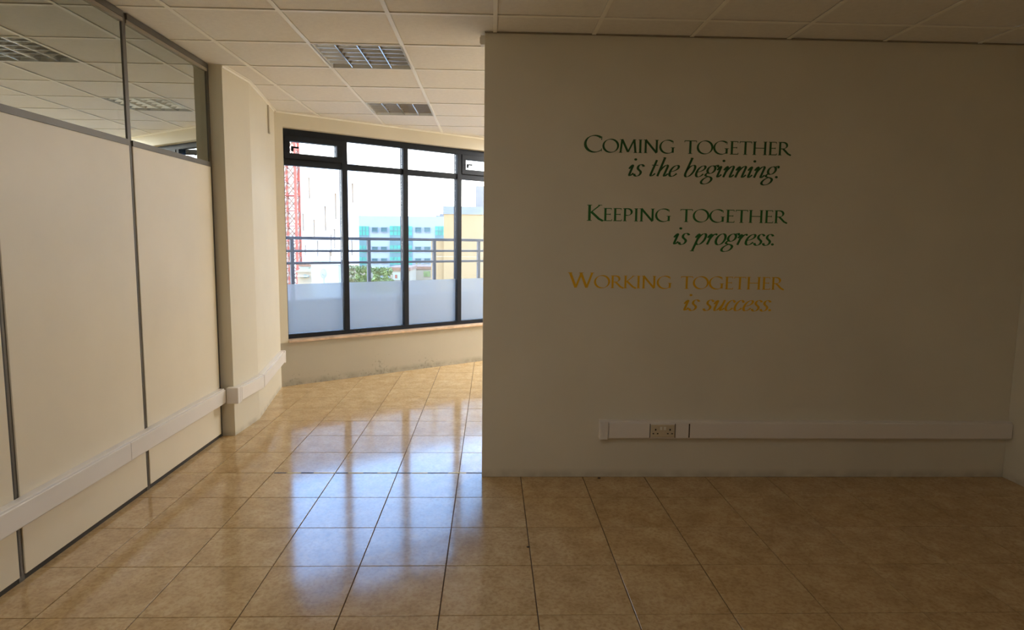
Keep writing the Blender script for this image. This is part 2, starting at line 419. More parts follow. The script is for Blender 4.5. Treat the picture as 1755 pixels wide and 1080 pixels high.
# sill and ceiling edge trims
mb = MB(); wbox(mb, .067, SEND, -.028, .085, .458, .485); tag(mb.obj('trim_1', M['stone'], bevel=.004), 'tan stone window sill below the black window frame', 'sill', kind='structure')
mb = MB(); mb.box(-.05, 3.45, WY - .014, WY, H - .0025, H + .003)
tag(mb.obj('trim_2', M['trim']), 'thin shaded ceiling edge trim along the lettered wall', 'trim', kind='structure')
mb = MB()
for a, b in (((-1.985, 4.975), (-1.965, 5.45)), ((-1.965, 5.45), (-2.163, 6.66))):
    va, vb = Vector(a), Vector(b); d = (vb - va).normalized(); n = Vector((d.y, -d.x))
    for k, (o0, o1, z0) in enumerate(((0, .006, H - .016), (.006, .024, H - .003))):
        q = [va + n * o0, vb + n * o0, vb + n * o1, va + n * o1]
        mb.hexa([(p.x, p.y, z0) for p in q] + [(p.x, p.y, H + .002) for p in q])
tag(mb.obj('trim_3', M['bar']), 'white ceiling edge trim following the bent pier wall', 'trim', kind='structure')
mb = MB(); wbox(mb, 0, SEND, -.02, 0, H - .003, H + .002); wbox(mb, 0, SEND, -.004, 0, H - .014, H); tag(mb.obj('trim_4', M['bar']), 'white ceiling edge trim above the window band', 'trim', kind='structure')

# ---- glazed partition (left)
pt = empty('wall_left', (PX, 0, 0)); tag(pt, 'cream panelled office partition with a glazed strip above it', 'partition', kind='structure')
posts = [4.953, 3.872, 2.80, 1.73, .66, -.41, -1.48, -2.55, -3.48]


def pobj(name, m, x0, x1, y0, y1, z0, z1, bevel=0):
    mb = MB(); mb.box(x0, x1, y0, y1, z0, z1); return mb.obj(name, m, pt, bevel)


for y in posts:
    pobj('post', M['alu'], -.085, -.006, y - .018, y + .018, .0, H)
    pobj('post_gasket', M['dark'], -.02, -.003, y - .018, y - .006, .03, 2.055)
for a, b in zip(posts[1:], posts):
    pobj('panel', M['panel'], -.08, 0, a + .018, b - .018, .028, 2.055, .002)
    pobj('skirting_rail', M['dark'], -.075, -.008, a + .018, b - .018, 0, .028)
    pobj('transom_rail', M['alu'], -.085, .003, a + .018, b - .018, 2.055, 2.088)
    pobj('head_rail', M['alu'], -.085, .006, a + .018, b - .018, 2.755, H)
    pobj('head_bead', M['trim'], -.03, .001, a + .018, b - .018, 2.735, 2.755)
    pobj('glass_pane', M['pglass'], -.018, -.012, a + .018, b - .018, 2.088, 2.735)

# ------------------------------------------------------------------ window band
win = empty('window_1', (*wp(0), .485), WROT); tag(win, 'black framed window band with frosted lower film and small top vents', 'window', kind='structure')
F0, F1 = .08, .15
mulls = [.752 + .745 * i for i in range(0, 8)]
mulls = [m for m in mulls if m < SEND - .3]


def wb(name, m, s0, s1, n0, n1, z0, z1, parent=None, bevel=.003):
    mb = MB(); mb.box(s0, s1, n0, n1, z0 - .485, z1 - .485); return mb.obj(name, m, win if parent is None else parent, bevel)


wb('frame_jamb', M['frame'], .04, .10, F0, F1, .485, 2.645)
wb('frame_jamb', M['frame'], SEND - .06, SEND, F0, F1, .485, 2.645)
wb('frame_sill', M['frame'], .10, SEND - .06, F0, F1, .485, .532)
wb('frame_head', M['frame'], .10, SEND - .06, F0, F1, 2.58, 2.645)
edges = [.07] + mulls + [SEND - .03]
for m in mulls: wb('mullion', M['frame'], m - .031, m + .031, F0 - .012, F1, .532, 2.58)
for q, (a, b) in enumerate(zip(edges, edges[1:])):
    a += .031; b -= .031
    wb('transom', M['frame'], a, b, F0, F1, 2.28, 2.345)
    wb('pane', M['glass'], a, b, F0 + .03, F0 + .038, .532, 2.28, bevel=0)
    f = wb('frosted_film', M['frost'], a + .004, b - .004, F0 + .0278, F0 + .0282, .537, 1.057, bevel=0)
    if q % 3 == 0:
        sh = .058; mb = MB()
        for (s0, s1, z0, z1) in ((a, b, 2.345, 2.345 + sh), (a, b, 2.58 - sh, 2.58), (a, a + sh, 2.345 + sh, 2.58 - sh), (b - sh, b, 2.345 + sh, 2.58 - sh)):
            mb.box(s0, s1, F0 - .018, F1 - .01, z0 - .485, z1 - .485)
        sash = mb.obj('vent_sash', M['frame'], win, .002)
        wb('pane', M['glass'], a + sh, b - sh, F0 + .03, F0 + .038, 2.345 + sh, 2.58 - sh, sash, bevel=0)
        mb = MB(); mb.box(a + .065, a + .09, F0 - .032, F0 - .018, 2.42 - .485, 2.47 - .485); mb.box(a + .065, a + .14, F0 - .040, F0 - .032, 2.45 - .485, 2.468 - .485)
        mb.obj('handle', M['frame'], sash, .002)
    else:
        wb('pane', M['glass'], a, b, F0 + .03, F0 + .038, 2.345, 2.58, bevel=0)

# ------------------------------------------------------------------ recessed louvre lights
def make_light():
    t = empty('ceiling_light', (0, 0, H)); h = .285
    mb = MB()
    for (x0, x1, y0, y1) in ((-.297, .297, -.297, -h), (-.297, .297, h, .297), (-.297, -h, -h, h), (h, .297, -h, h)): mb.box(x0, x1, y0, y1, -.003, .055)
    mb.obj('frame', M['housing'], t)
    mb = MB(); mb.box(-h, h, -h, h, .115, .13)
    for (x0, x1, y0, y1) in ((-h, h, -h, -h + .004), (-h, h, h - .004, h), (-h, -h + .004, -h + .004, h - .004), (h - .004, h, -h + .004, h - .004)): mb.box(x0, x1, y0, y1, .055, .115)
    mb.obj('housing', M['housing'], t)
    for i in range(3):      # blades running away from the window of view, V-shaped
        x = -h + (i + 1) * 2 * h / 4; mb = MB()
        mb.hexa([(x - .003, -h, 0), (x + .003, -h, 0), (x + .003, h, 0), (x - .003, h, 0), (x - .017, -h, .05), (x + .017, -h, .05), (x + .017, h, .05), (x - .017, h, .05)])
        mb.obj('long_blade', M['metal'], t)
    for i in range(5):
        y = -h + (i + 1) * 2 * h / 6; mb = MB()
        mb.hexa([(-h, y - .002, .004), (h, y - .002, .004), (h, y + .002, .004), (-h, y + .002, .004), (-h, y - .012, .042), (h, y - .012, .042), (h, y + .012, .042), (-h, y + .012, .042)])
        mb.obj('cross_blade', M['metal'], t)
    for i in range(4):
        x = -h + (i + .5) * 2 * h / 4; mb = MB(); mb.tube((x, -h + .01, .085), (x, h - .01, .085), .013, 10)
        mb.obj('lamp_tube', M['tube'], t)
    return t


lt = None
LL = {(-2, 1): 'square louvred ceiling light, the one nearer the viewer, before the window room',
      (-2, 4): 'square louvred ceiling light, the smaller-looking one closest to the window',
      (-2, -2): 'square louvred ceiling light just in front of the viewpoint, switched off',
      (-2, -5): 'unseen square louvred ceiling light with added fill lamp, straight over the tiles before the viewpoint',
      (-2, -8): 'unseen square louvred ceiling light with added fill lamp, behind the viewpoint',
      (3, 7): 'added square louvred ceiling light with fill lamp, unseen behind the lettered wall, nearer the end wall',
      (1, 7): 'added square louvred ceiling light with fill lamp, unseen behind the lettered wall, nearer the windows',
      (-7, 0): 'added square louvred ceiling light with fill lamp, unseen in the room beyond the glazed partition'}
for (i, m) in fixtures:
    loc = (CX0 + (i + .5) * CT, CY0 + (m + .5) * CT, H + .001)
    if i > -7 and not room_clip([(loc[0] - .3, loc[1] - .3), (loc[0] + .3, loc[1] - .3), (loc[0] + .3, loc[1] + .3)]): continue
    lab = LL[(i, m)]
    if (i, m) in FILL:       # added fill lamp to brighten the rooms, under a fixture out of view
        ld = bpy.data.lights.new('fill_lamp', 'AREA'); ld.shape = 'SQUARE'; ld.size = .54; ld.energy = FILL[(i, m)]; ld.color = (1, .96, .90) if i == -2 else (1, .98, .95)
        lo = bpy.data.objects.new('fill_lamp', ld); COL.objects.link(lo); lo.location = (loc[0], loc[1], H - .012)
    if lt is None:
        lt = make_light(); lt.location = loc; tag(lt, lab, 'ceiling light', 'recessed louvre lights in the ceiling')
    else:
        clone(lt, loc, lab)

# ------------------------------------------------------------------ cable trunking
Z0, Z1, TDp = .270, .388, .052


def trunk(name, label, a, b, z0=Z0, z1=Z1, joints=(), caps=(False, False)):
    """trunking from a to b (plan points on the wall face), standing off to the right of a->b"""
    va, vb = Vector(a), Vector(b); L = (vb - va).length; d = (vb - va) / L
    t = empty(name, (va.x, va.y, z0), math.atan2(d.y, d.x)); tag(t, label, 'cable trunking')
    hh = z1 - z0
    mb = MB(); mb.box(0, L, -TDp + .012, -.0005, 0, hh); mb.obj('body', M['pvc'], t, .002)
    cuts = [0] + list(joints) + [L]
    for p, q in zip(cuts, cuts[1:]):
        mb = MB(); mb.box(p + .0012, q - .0012, -TDp, -TDp + .0115, .008, hh - .008); mb.obj('lid', M['pvc_lid'], t, .003)
    for c, s0, s1 in ((caps[0], -.004, .05), (caps[1], L - .05, L + .004)):
        if c:
            mb = MB(); mb.box(s0, s1, -TDp - .003, 0, -.003, hh + .003); mb.obj('end_cap', M['pvc'], t, .003)
    return t


trunk('cable_trunking', 'white cable trunking along the cream panels of the glazed partition', (PX, -3.45), (PX, 4.92), joints=(4.2, 7.06))
# outside corner piece and the runs on the bent wall
CP = empty('trunking_corner', (-2.0, 4.975, Z0)); tag(CP, 'square white trunking corner piece on the front face of the pier', 'trunking corner')
mb = MB(); mb.box(-.022, .068, -.052, -.0005, -.003, Z1 - Z0 + .003); mb.obj('corner_cover', M['pvc'], CP, .004)
mb = MB(); mb.box(.0165, .068, -.0003, .03, -.003, Z1 - Z0 + .003); mb.obj('return_cover', M['pvc'], CP, .003)
trunk('cable_trunking', 'short white cable trunking on the pier between corner piece and wall bend', (-1.9837, 5.007), (-1.9637, 5.446))
trunk('cable_trunking', 'white cable trunking from the wall bend to the window corner', (-1.9655, 5.452), (-2.158, 6.625), caps=(False, True))
T2 = trunk('cable_trunking', 'white cable trunking with a capped end below the gold lettering', (.713, WY), (3.445, WY), .272, .388, joints=(.055, .579), caps=(True, False))
mb = MB(); mb.box(.575, .583, -TDp - .0006, -TDp + .002, .012, .104); mb.obj('lid_gap', M['grime'], T2)

# ------------------------------------------------------------------ double power socket
sk = empty('power_socket', (1.117, WY - TDp, .330)); tag(sk, 'cream double wall socket set into the trunking under the lettering', 'socket')
mb = MB(); mb.box(-.078, .078, -.009, -.0003, -.041, .041); mb.obj('plate', M['socket'], sk, .004)
for s in (-1, 1):
    mb = MB(); mb.box(s * .082 - .0015, s * .082 + .0015, -.004, -.0003, -.046, .046); mb.obj('surround_gap', M['grime'], sk)
for s in (-1, 1):
    mb = MB(); mb.box(s * .012 - .007, s * .012 + .007, -.0125, -.009, .008, .028); mb.obj('rocker_switch', M['white'], sk, .001)
    for (dx, dz, hw, hh) in ((0, .009, .0042, .0058), (-.014, -.017, .0052, .0035), (.014, -.017, .0052, .0035)):
        mb = MB(); mb.box(s * .047 + dx - hw, s * .047 + dx + hw, -.0098, -.0088, dz - hh, dz + hh); mb.obj('pin_hole', M['hole'], sk)
for s in (-1, 1):
    mb = MB(); mb.tube((s * .068, -.0095, -.002), (s * .068, -.0088, -.002), .003, 8); mb.obj('screw', M['grey_plastic'], sk)

# ------------------------------------------------------------------ small things on the walls and floor
def small(name, label, cat, loc, parts):
    t = empty(name, loc); tag(t, label, cat)
    for nm, m, bx in parts:
        mb = MB(); mb.box(*bx); mb.obj(nm, M[m], t, .001)
    return t


small('alarm_sensor', 'small white plastic sensor at the top edge of the lettered wall', 'sensor', (-.05, WY + .02, 2.745),
      [('body', 'white', (-.026, -.0005, -.012, .05, -.022, .032)), ('cover', 'white', (-.031, -.0262, -.006, .042, -.014, .024))])
fd = (Vector((-2.163, 6.66)) - Vector((-1.965, 5.45))).normalized()
cc = empty('cable_cover', (-1.965 + fd.x * .86, 5.45 + fd.y * .86, 2.52), math.atan2(fd.y, fd.x)); tag(cc, 'short grey vertical cable cover under the ceiling beside the window', 'cable cover')
mb = MB(); mb.box(-.018, .018, -.014, -.0005, 0, .25); mb.obj('cover', M['grey_plastic'], cc, .002)
mb = MB(); mb.box(-.02, .02, -.017, -.0005, -.008, .008); mb.obj('end_cap', M['grey_plastic'], cc, .002)

TY = FY0 + 4 * TWY
tp = empty('floor_tape', (-.8, TY - .002, 0)); tag(tp, 'torn remains of striped warning tape across the tiles at the opening', 'tape')
x = at(470, 811, TY).x + .8; xe = at(800, 809, TY).x + .8
i = 0
while x < xe:
    l = random.uniform(.07, .14)
    mb = MB(); y0, y1 = -.007 + random.uniform(-.002, .002), .007 + random.uniform(-.002, .003)
    s = random.uniform(-.006, .012)
    mb.hexa([(x, y0, .0005), (x + l, y0, .0005), (x + l + s, y1, .0005), (x + s, y1, .0005), (x, y0, .0012), (x + l, y0, .0012), (x + l + s, y1, .0012), (x + s, y1, .0012)])
    if random.random() < .93: mb.obj('tape_scrap', M['tape_d' if i % 2 == 0 else 'tape_y'], tp)
    else: mb.bm.free()
    x += l + random.uniform(.0, .006); i += 1
fdir = RIGHT * ((905 - 877.5) / FPX) - UP * ((938 - 540) / FPX) + FWD; fdir *= -CAMZ / fdir.z
for nm, lab, X, Y, r in (('tile_chip', 'dark chip in the tile joint of the front floor, right of the glossy reflection', fdir.x, fdir.y, .012), ('grit_speck', 'dark speck of grit at the foot of the lettered wall', .72, WY - .025, .014)):
    mb = MB(); pts = [(r * random.uniform(.6, 1.2) * math.cos(k * 1.0472), r * .6 * random.uniform(.6, 1.2) * math.sin(k * 1.0472)) for k in range(6)]
    mb.prism(pts, .0006, .0035, .001); tag(mb.obj(nm, M['grime'], loc=(X, Y, 0)), lab, 'debris')

# ------------------------------------------------------------------ lettering
def bez(p0, p1, p2, p3, n=10):
    return [tuple((1 - t) ** 3 * a + 3 * (1 - t) ** 2 * t * b + 3 * (1 - t) * t * t * c + t ** 3 * d for a, b, c, d in zip(p0, p1, p2, p3)) for t in [i / n for i in range(n + 1)]]


def arc(cx, cy, rx, ry, a0, a1, n=20):
    return [(cx + rx * math.cos(math.radians(a0 + (a1 - a0) * i / n)), cy + ry * math.sin(math.radians(a0 + (a1 - a0) * i / n))) for i in range(n + 1)]


# Roman capitals, cap height 1: (advance, strokes, serif list (x, y, half width))
def O_(cx, r): return [arc(cx, .5, r, .485, 0, 360, 36)]


CAPS = {
    'C': (.90, [arc(.52, .5, .46, .49, 48, 312, 26)], [('v', .85, .83, .10), ('v', .85, .15, .08)]),
    'O': (1.02, O_(.51, .45), []),
    'M': (1.14, [[(.18, .96), (.10, .03)], [(.18, 1.0), (.56, .06)], [(.56, .06), (.93, 1.0)], [(.93, .96), (1.02, .03)]], [(.10, .02, .11), (1.02, .02, .12), (.12, .98, .07), (.98, .98, .07)]),
    'I': (.34, [[(.17, .03), (.17, .97)]], [(.17, .02, .12), (.17, .98, .12)]),
    'N': (1.0, [[(.16, .03), (.16, .97)], [(.14, 1.0), (.84, .02)], [(.84, .06), (.84, .97)]], [(.16, .02, .11), (.09, .98, .07), (.84, .98, .12)]),
    'G': (1.0, [arc(.52, .5, .46, .49, 50, 300, 26), [(.75, .08), (.84, .16)], [(.84, .06), (.84, .44)]], [('v', .84, .84, .09), (.84, .44, .13)]),
    'T': (.80, [[(.40, .03), (.40, .96)], [(.03, .965), (.77, .965)]], [(.40, .02, .13), ('v', .04, .91, .06), ('v', .77, .91, .06)]),
    'E': (.60, [[(.16, .03), (.16, .97)], [(.10, .97), (.52, .97)], [(.16, .52), (.46, .52)], [(.10, .03), (.55, .03)]], [(.13, .02, .09), (.13, .98, .09), ('v', .52, .92, .06), ('v', .46, .52, .06), ('v', .55, .08, .06)]),
    'H': (1.0, [[(.17, .03), (.17, .97)], [(.83, .03), (.83, .97)], [(.17, .51), (.83, .51)]], [(.17, .02, .12), (.17, .98, .12), (.83, .02, .12), (.83, .98, .12)]),
    'R': (.82, [[(.16, .03), (.16, .97)], [(.16, .97), (.32, .97)] + bez((.32, .97), (.68, .97), (.68, .49), (.32, .49))[1:] + [(.16, .49)], [(.36, .49), (.66, .12), (.86, .0)]], [(.16, .02, .12), (.12, .98, .08)]),
    'K': (.82, [[(.16, .03), (.16, .97)], [(.18, .48), (.66, .97)], [(.26, .55), (.64, .12), (.84, .0)]], [(.16, .02, .12), (.16, .98, .12), (.68, .98, .10)]),
    'P': (.68, [[(.16, .03), (.16, .97)], [(.16, .97), (.30, .97)] + bez((.30, .97), (.66, .97), (.66, .45), (.30, .45))[1:] + [(.22, .46)]], [(.16, .02, .12), (.12, .98, .08)]),
    'W': (1.36, [[(.10, .97), (.40, .02)], [(.40, .02), (.69, .97)], [(.66, .97), (.97, .02)], [(.97, .02), (1.25, .97)]], [(.10, .98, .12), (.68, .98, .12), (1.25, .98, .10)]),
    ' ': (.52, [], []),
}
# sloped lower case, x-height 1
ITAL = {
    'i': (.46, [[(.02, .62)] + bez((.02, .62), (.10, .95), (.20, 1.05), (.20, .84), 6)[1:] + [(.19, .25)] + bez((.19, .25), (.18, -.06), (.30, -.02), (.42, .26), 8)[1:]], [(.21, 1.42)]),
    's': (.60, [bez((.50, .82), (.40, 1.06), (.08, 1.06), (.12, .74), 8) + bez((.12, .74), (.16, .50), (.48, .50), (.46, .22), 8)[1:] + bez((.46, .22), (.42, -.08), (.10, -.06), (.04, .20), 8)[1:]], []),
    't': (.52, [[(.22, 1.40), (.19, .25)] + bez((.19, .25), (.18, -.06), (.32, -.02), (.46, .26), 8)[1:], [(.02, .96), (.46, .96)]], []),
    'h': (.84, [[(.06, 1.60), (.19, 1.64), (.17, .02)], [(.17, .35)] + bez((.17, .35), (.30, .95), (.62, 1.2), (.62, .78), 10)[1:] + [(.60, .25)] + bez((.60, .25), (.58, -.06), (.70, -.02), (.82, .26), 8)[1:]], []),
    'e': (.66, [bez((.10, .42), (.34, .46), (.60, .62), (.54, .86), 8) + bez((.54, .86), (.48, 1.08), (.10, .98), (.08, .46), 10)[1:] + bez((.08, .46), (.06, -.08), (.42, -.10), (.58, .28), 10)[1:]], []),
    'b': (.78, [[(.04, 1.60), (.17, 1.64), (.12, .30)] + bez((.12, .30), (.14, -.08), (.38, -.06), (.52, .18), 8)[1:] + bez((.52, .18), (.72, .52), (.66, 1.06), (.44, 1.0), 8)[1:] + bez((.44, 1.0), (.28, .95), (.18, .78), (.13, .50), 8)[1:]], []),
    'g': (.76, [arc(.36, .66, .25, .33, 0, 360, 22), bez((.20, .38), (.02, .20), (.10, .10), (.34, .06), 8) + bez((.34, .06), (.66, .0), (.68, -.20), (.58, -.40), 8)[1:] + bez((.58, -.40), (.40, -.68), (-.06, -.62), (.0, -.34), 10)[1:] + bez((.0, -.34), (.04, -.12), (.20, -.02), (.34, .06), 8)[1:], bez((.52, .92), (.60, 1.08), (.68, 1.08), (.74, .94), 6)], [(.72, .93)]),
    'n': (.84, [[(.02, .62)] + bez((.02, .62), (.10, .95), (.20, 1.05), (.20, .84), 6)[1:] + [(.17, .02)], [(.17, .35)] + bez((.17, .35), (.30, .95), (.62, 1.2), (.62, .78), 10)[1:] + [(.60, .25)] + bez((.60, .25), (.58, -.06), (.70, -.02), (.82, .26), 8)[1:]], []),
    'p': (.82, [[(.02, .62)] + bez((.02, .62), (.10, .95), (.20, 1.05), (.20, .84), 6)[1:] + [(.17, -.55)], bez((.19, .40), (.26, .85), (.44, 1.06), (.58, .96), 8) + bez((.58, .96), (.78, .80), (.68, .05), (.40, .01), 10)[1:] + bez((.40, .01), (.28, .0), (.20, .10), (.18, .24), 6)[1:]], [('s', .16, -.56, .14)]),
    'r': (.58, [[(.02, .62)] + bez((.02, .62), (.10, .95), (.20, 1.05), (.20, .84), 6)[1:] + [(.17, .02)], [(.17, .40)] + bez((.17, .40), (.26, .80), (.40, 1.08), (.52, .94), 8)[1:]], [(.51, .92)]),
    'o': (.72, [arc(.36, .5, .29, .49, 0, 360, 26)], []),
    'u': (.84, [[(.02, .62)] + bez((.02, .62), (.10, .95), (.20, 1.05), (.20, .84), 6)[1:] + [(.18, .30)] + bez((.18, .30), (.18, -.14), (.44, -.08), (.60, .56), 10)[1:], [(.64, 1.0), (.60, .25)] + bez((.60, .25), (.58, -.06), (.70, -.02), (.82, .26), 8)[1:]], []),
    'c': (.62, [[(.52, .80)] + bez((.52, .80), (.44, 1.10), (.08, 1.04), (.08, .46), 10)[1:] + bez((.08, .46), (.06, -.08), (.42, -.10), (.56, .28), 10)[1:]], [(.50, .84)]),
    '.': (.30, [], [(.10, .10)]),
    ' ': (.40, [], []),
}
_gl = {}


def glyph(ch, cap, colour):
    key = (ch, cap, colour)
    if key in _gl: return _gl[key]
    adv, strokes, extra = (CAPS if cap else ITAL)[ch]
    shear = 0 if cap else .30
    W, w, ang = (.138, .040, 24) if cap else (.175, .048, 14)
    if cap and ch in 'EHTI': ang = 18
    ux, uy = math.cos(math.radians(ang)), math.sin(math.radians(ang))
    bm = bmesh.new(); dep = [0.0]

    def add(pts, fixed=None):
        pts = [(x + shear * y, y) for x, y in pts]; n = len(pts); L, R = [], []
        closed = math.hypot(pts[0][0] - pts[-1][0], pts[0][1] - pts[-1][1]) < 1e-6
        for i in range(n):
            if closed: a, b = pts[(i - 1) % (n - 1)], pts[(i + 1) % (n - 1)]
            else: a, b = pts[max(0, i - 1)], pts[min(n - 1, i + 1)]
            dx, dy = b[0] - a[0], b[1] - a[1]; l = math.hypot(dx, dy) or 1; nx, ny = -dy / l, dx / l
            hw = fixed if fixed else .5 * math.hypot(W * (nx * ux + ny * uy), w * (-nx * uy + ny * ux))
            L.append((pts[i][0] + nx * hw, pts[i][1] + ny * hw)); R.append((pts[i][0] - nx * hw, pts[i][1] - ny * hw))
        dep[0] += .00006
        vs = [[bm.verts.new((p[0], dep[0], p[1])) for p in q] for q in (L, R)]
        for i in range(n - 1): bm.faces.new((vs[0][i], vs[0][i + 1], vs[1][i + 1], vs[1][i]))
    for s in strokes: add(s)
    for e in extra:
        if e[0] == 'v': add([(e[1], e[2] - e[3]), (e[1] + .012, e[2] + e[3])], .020)
        elif e[0] == 's': add([(e[1] - e[3], e[2]), (e[1] + e[3], e[2])], .03)
        elif len(e) == 3: add([(e[0] - e[2], e[1]), (e[0] + e[2], e[1])], .019)
        else:
            x, y = e[0] + shear * e[1], e[1]; r = .105 if ch in 'i.' else .085
            dep[0] += .00006
            bm.faces.new([bm.verts.new((x + r * math.cos(k * math.pi / 5), dep[0], y + r * math.sin(k * math.pi / 5))) for k in range(10)])
    for f in bm.faces:
        f.normal_update()
        if f.normal.y > 0: f.normal_flip()
    me = bpy.data.meshes.new('letter'); bm.to_mesh(me); bm.free(); me.materials.append(M[colour])
    _gl[key] = (adv, me); return _gl[key]


def line(text, x0, x1, zb, cap_h, small_h, colour, label, cap=True):
    t = empty('wall_lettering', (x0, WY - .0012, zb)); tag(t, label, 'lettering', 'motto lines on the shaded wall')
    items = []; x = 0.0
    for k, ch in enumerate(text):
        h = cap_h if (k == 0 and cap) else small_h
        c = ch.upper() if cap else ch
        adv, me = glyph(c, cap, colour)
        if ch != ' ': items.append((x, h, me))
        x += adv * h
    last = items[-1]; end = last[0] + max(v.co.x for v in last[2].vertices) * last[1]
    start = items[0][0] + min(v.co.x for v in items[0][2].vertices) * items[0][1]
    k = (x1 - x0) / (end - start)
    for x, h, me in items:
        o = inst('letter', me, t, ((x - start) * k, 0, 0)); o.scale = (h * k, 1, h)


line('coming together', .569, 1.877, 2.092, .103, .082, 'g1', 'dark green serif capitals reading Coming together on the top line of the wall')
line('is the beginning.', .850, 1.799, 1.950, 0, .072, 'g1', 'dark green italic words is the beginning below the Coming together line', False)
line('keeping together', .599, 1.879, 1.670, .100, .081, 'g2', 'green serif capitals reading Keeping together in the middle of the wall')
line('is progress.', 1.150, 1.799, 1.529, 0, .071, 'g2', 'green italic words is progress below the Keeping together line', False)
line('working together', .487, 1.883, 1.247, .098, .081, 'gold', 'gold serif capitals reading Working together on the wall')
line('is success.', 1.234, 1.806, 1.108, 0, .070, 'gold', 'gold italic words is success, the lowest line of lettering', False)

# ------------------------------------------------------------------ outside
GZ = -9.5
mb = MB(); mb.box(-300, 300, 14, 500, GZ - .5, GZ); tag(mb.obj('ground', M['ground']), 'dusty pale ground far below the window', 'ground', kind='structure')
# balcony
mb = MB(); wbox(mb, -1.6, 8.0, .25, 2.05, -.45, -.06); wbox(mb, -1.6, 8.0, 1.85, 2.05, -.06, .72)
tag(mb.obj('balcony', M['concrete']), 'grey concrete balcony slab and kerb behind the frosted glass', 'balcony', kind='structure')
mb = MB(); mb.prism([wp(SEND + .4, .0), wp(9, 0), wp(9, .25), wp(SEND + .4, .25)], GZ, H + .4); tag(mb.obj('outer_wall', M['shell']), 'rendered outside wall of this building past the window band', 'wall', kind='structure')
rl = empty('balcony_railing', (*wp(0, 1.95), .72), WROT); tag(rl, 'grey metal balcony railing with three horizontal rails outside the window', 'railing')
for (zc, hw, hd) in ((1.540, .021, .021), (1.368, .016, .016), (1.205, .017, .017)):
    mb = MB(); mb.box(-1.5, 8, -hd, hd, zc - .72 - hw, zc - .72 + hw); mb.obj('rail', M['rail'], rl, .004)
for px in (500.5, 632.0, 744.0, 820.0):
    d = at(px, 440, 1.0); k = (NC + 1.95 - 0) / (ND.x * d.x + ND.y * d.y); s = (Vector((d.x, d.y)) * k - A0).dot(TD)
    mb = MB(); mb.box(s - .024, s + .024, -.02, .02, 0, 1.53 - .72); mb.obj('post', M['rail'], rl, .003)
    px_last = s
for s in (px_last + .95, px_last + 1.9, px_last + 2.85):
    mb = MB(); mb.box(s - .024, s + .024, -.02, .02, 0, 1.53 - .72); mb.obj('post', M['rail'], rl, .003)


def brect(Y, x0, y0, x1, y1):
    """world x range and z range of a facade rectangle at distance Y"""
    a, b = at(x0, y1, Y), at(x1, y0, Y); return a.x, b.x, a.z, b.z


# red lattice crane mast
Y = 78.0
a, b = at(489.0, 440, Y), at(509.5, 440, Y); xc = (a.x + b.x) / 2; hw = (b.x - a.x) / 2
cr = empty('tower_crane', (xc, Y + hw, GZ)); tag(cr, 'red lattice mast of a tower crane at the left window edge', 'crane')
ztop = 21 - GZ; step = 1.78 * 1.0
for sx_ in (-1, 1):
    for sy in (-1, 1):
        mb = MB(); mb.box(sx_ * hw - .14, sx_ * hw + .14, sy * hw - .14, sy * hw + .14, 0, ztop); mb.obj('chord', M['crane'], cr)
z = 0.0; q = 0
while z < ztop - step:
    f = q % 3 == 0
    mb = MB()
    for s in (-1, 1):
        r = .07 if f else .04
        mb.tube((-hw, s * hw, z), (hw, s * hw, z), r, 5); mb.tube((s * hw, -hw, z), (s * hw, hw, z), r, 5)
    mb.obj('ring', M['crane'], cr)
    mb = MB()
    for s in (-1, 1):
        mb.tube((-hw, s * hw, z), (hw, s * hw, z + step), .075, 5); mb.tube((hw, s * hw, z), (-hw, s * hw, z + step), .075, 5)
        mb.tube((s * hw, -hw, z), (s * hw, hw, z + step), .075, 5)
    mb.obj('brace', M['brace'], cr)
    z += step; q += 1
mb = MB(); mb.box(-hw * 1.3, hw * 1.3, -hw * 1.3, hw * 1.3, ztop, ztop + .5); mb.obj('slewing_ring', M['crane'], cr)
mb = MB(); mb.box(-hw * 1.6, hw * 1.6, -hw * 1.6, hw * 1.6, 0, .6); mb.obj('footing', M['concrete'], cr)

# white tower with narrow slits
Y = 92.0
x0, x1, _, zt = brect(Y, 430, 285, 612, 480)
tw = empty('white_tower', ((x0 + x1) / 2, Y, GZ)); tag(tw, 'bright white tower block with narrow staggered slit windows', 'building')
ox = (x0 + x1) / 2
mb = MB(); q_ = [(x0 - ox, .6), (x1 - ox, .6), (x1 - ox - 5.5, 16), (x0 - ox, 16)]; mb.prism(q_, 0, zt - GZ)
slits = [(531, 304, 4, 37), (575.5, 331, 4, 45), (557.5, 353, 4, 43), (519.5, 366, 4, 30), (538, 376, 4, 32), (572.8, 392, 3, 34), (605, 314, 4, 34), (567, 402, 3, 38), (543.5, 412, 3, 28), (522.5, 420, 3, 18), (564, 432, 3, 20), (602.5, 412, 3, 26), (512, 300, 3, 30), (590, 330, 3, 36)]
mb.obj('core', M['slit'], tw)
# cladding skin built around the slits: full-height strips cut at each slit
cuts = sorted({round(v, 3) for s in slits for v in (at(s[0] - s[2] / 2, 400, Y).x - ox, at(s[0] + s[2] / 2, 400, Y).x - ox)} | {x0 - ox, x1 - ox})
mb = MB()
for a, b in zip(cuts, cuts[1:]):
    mid = (a + b) / 2; spans = []
    for s in slits:
        sa, sb = at(s[0] - s[2] / 2, 400, Y).x - ox, at(s[0] + s[2] / 2, 400, Y).x - ox
        if sa < mid < sb: spans.append((at(s[0], s[1] + s[3], Y).z - GZ, at(s[0], s[1], Y).z - GZ))
    z = 0
    for (p, q) in sorted(spans):
        mb.box(a, b, 0, .6, z, p); z = q
    mb.box(a, b, 0, .6, z, zt - GZ + .6)
mb.obj('cladding', M['tower'], tw)
mb = MB(); mb.prism(q_, zt - GZ, zt - GZ + .6); mb.obj('roof', M['tower'], tw)

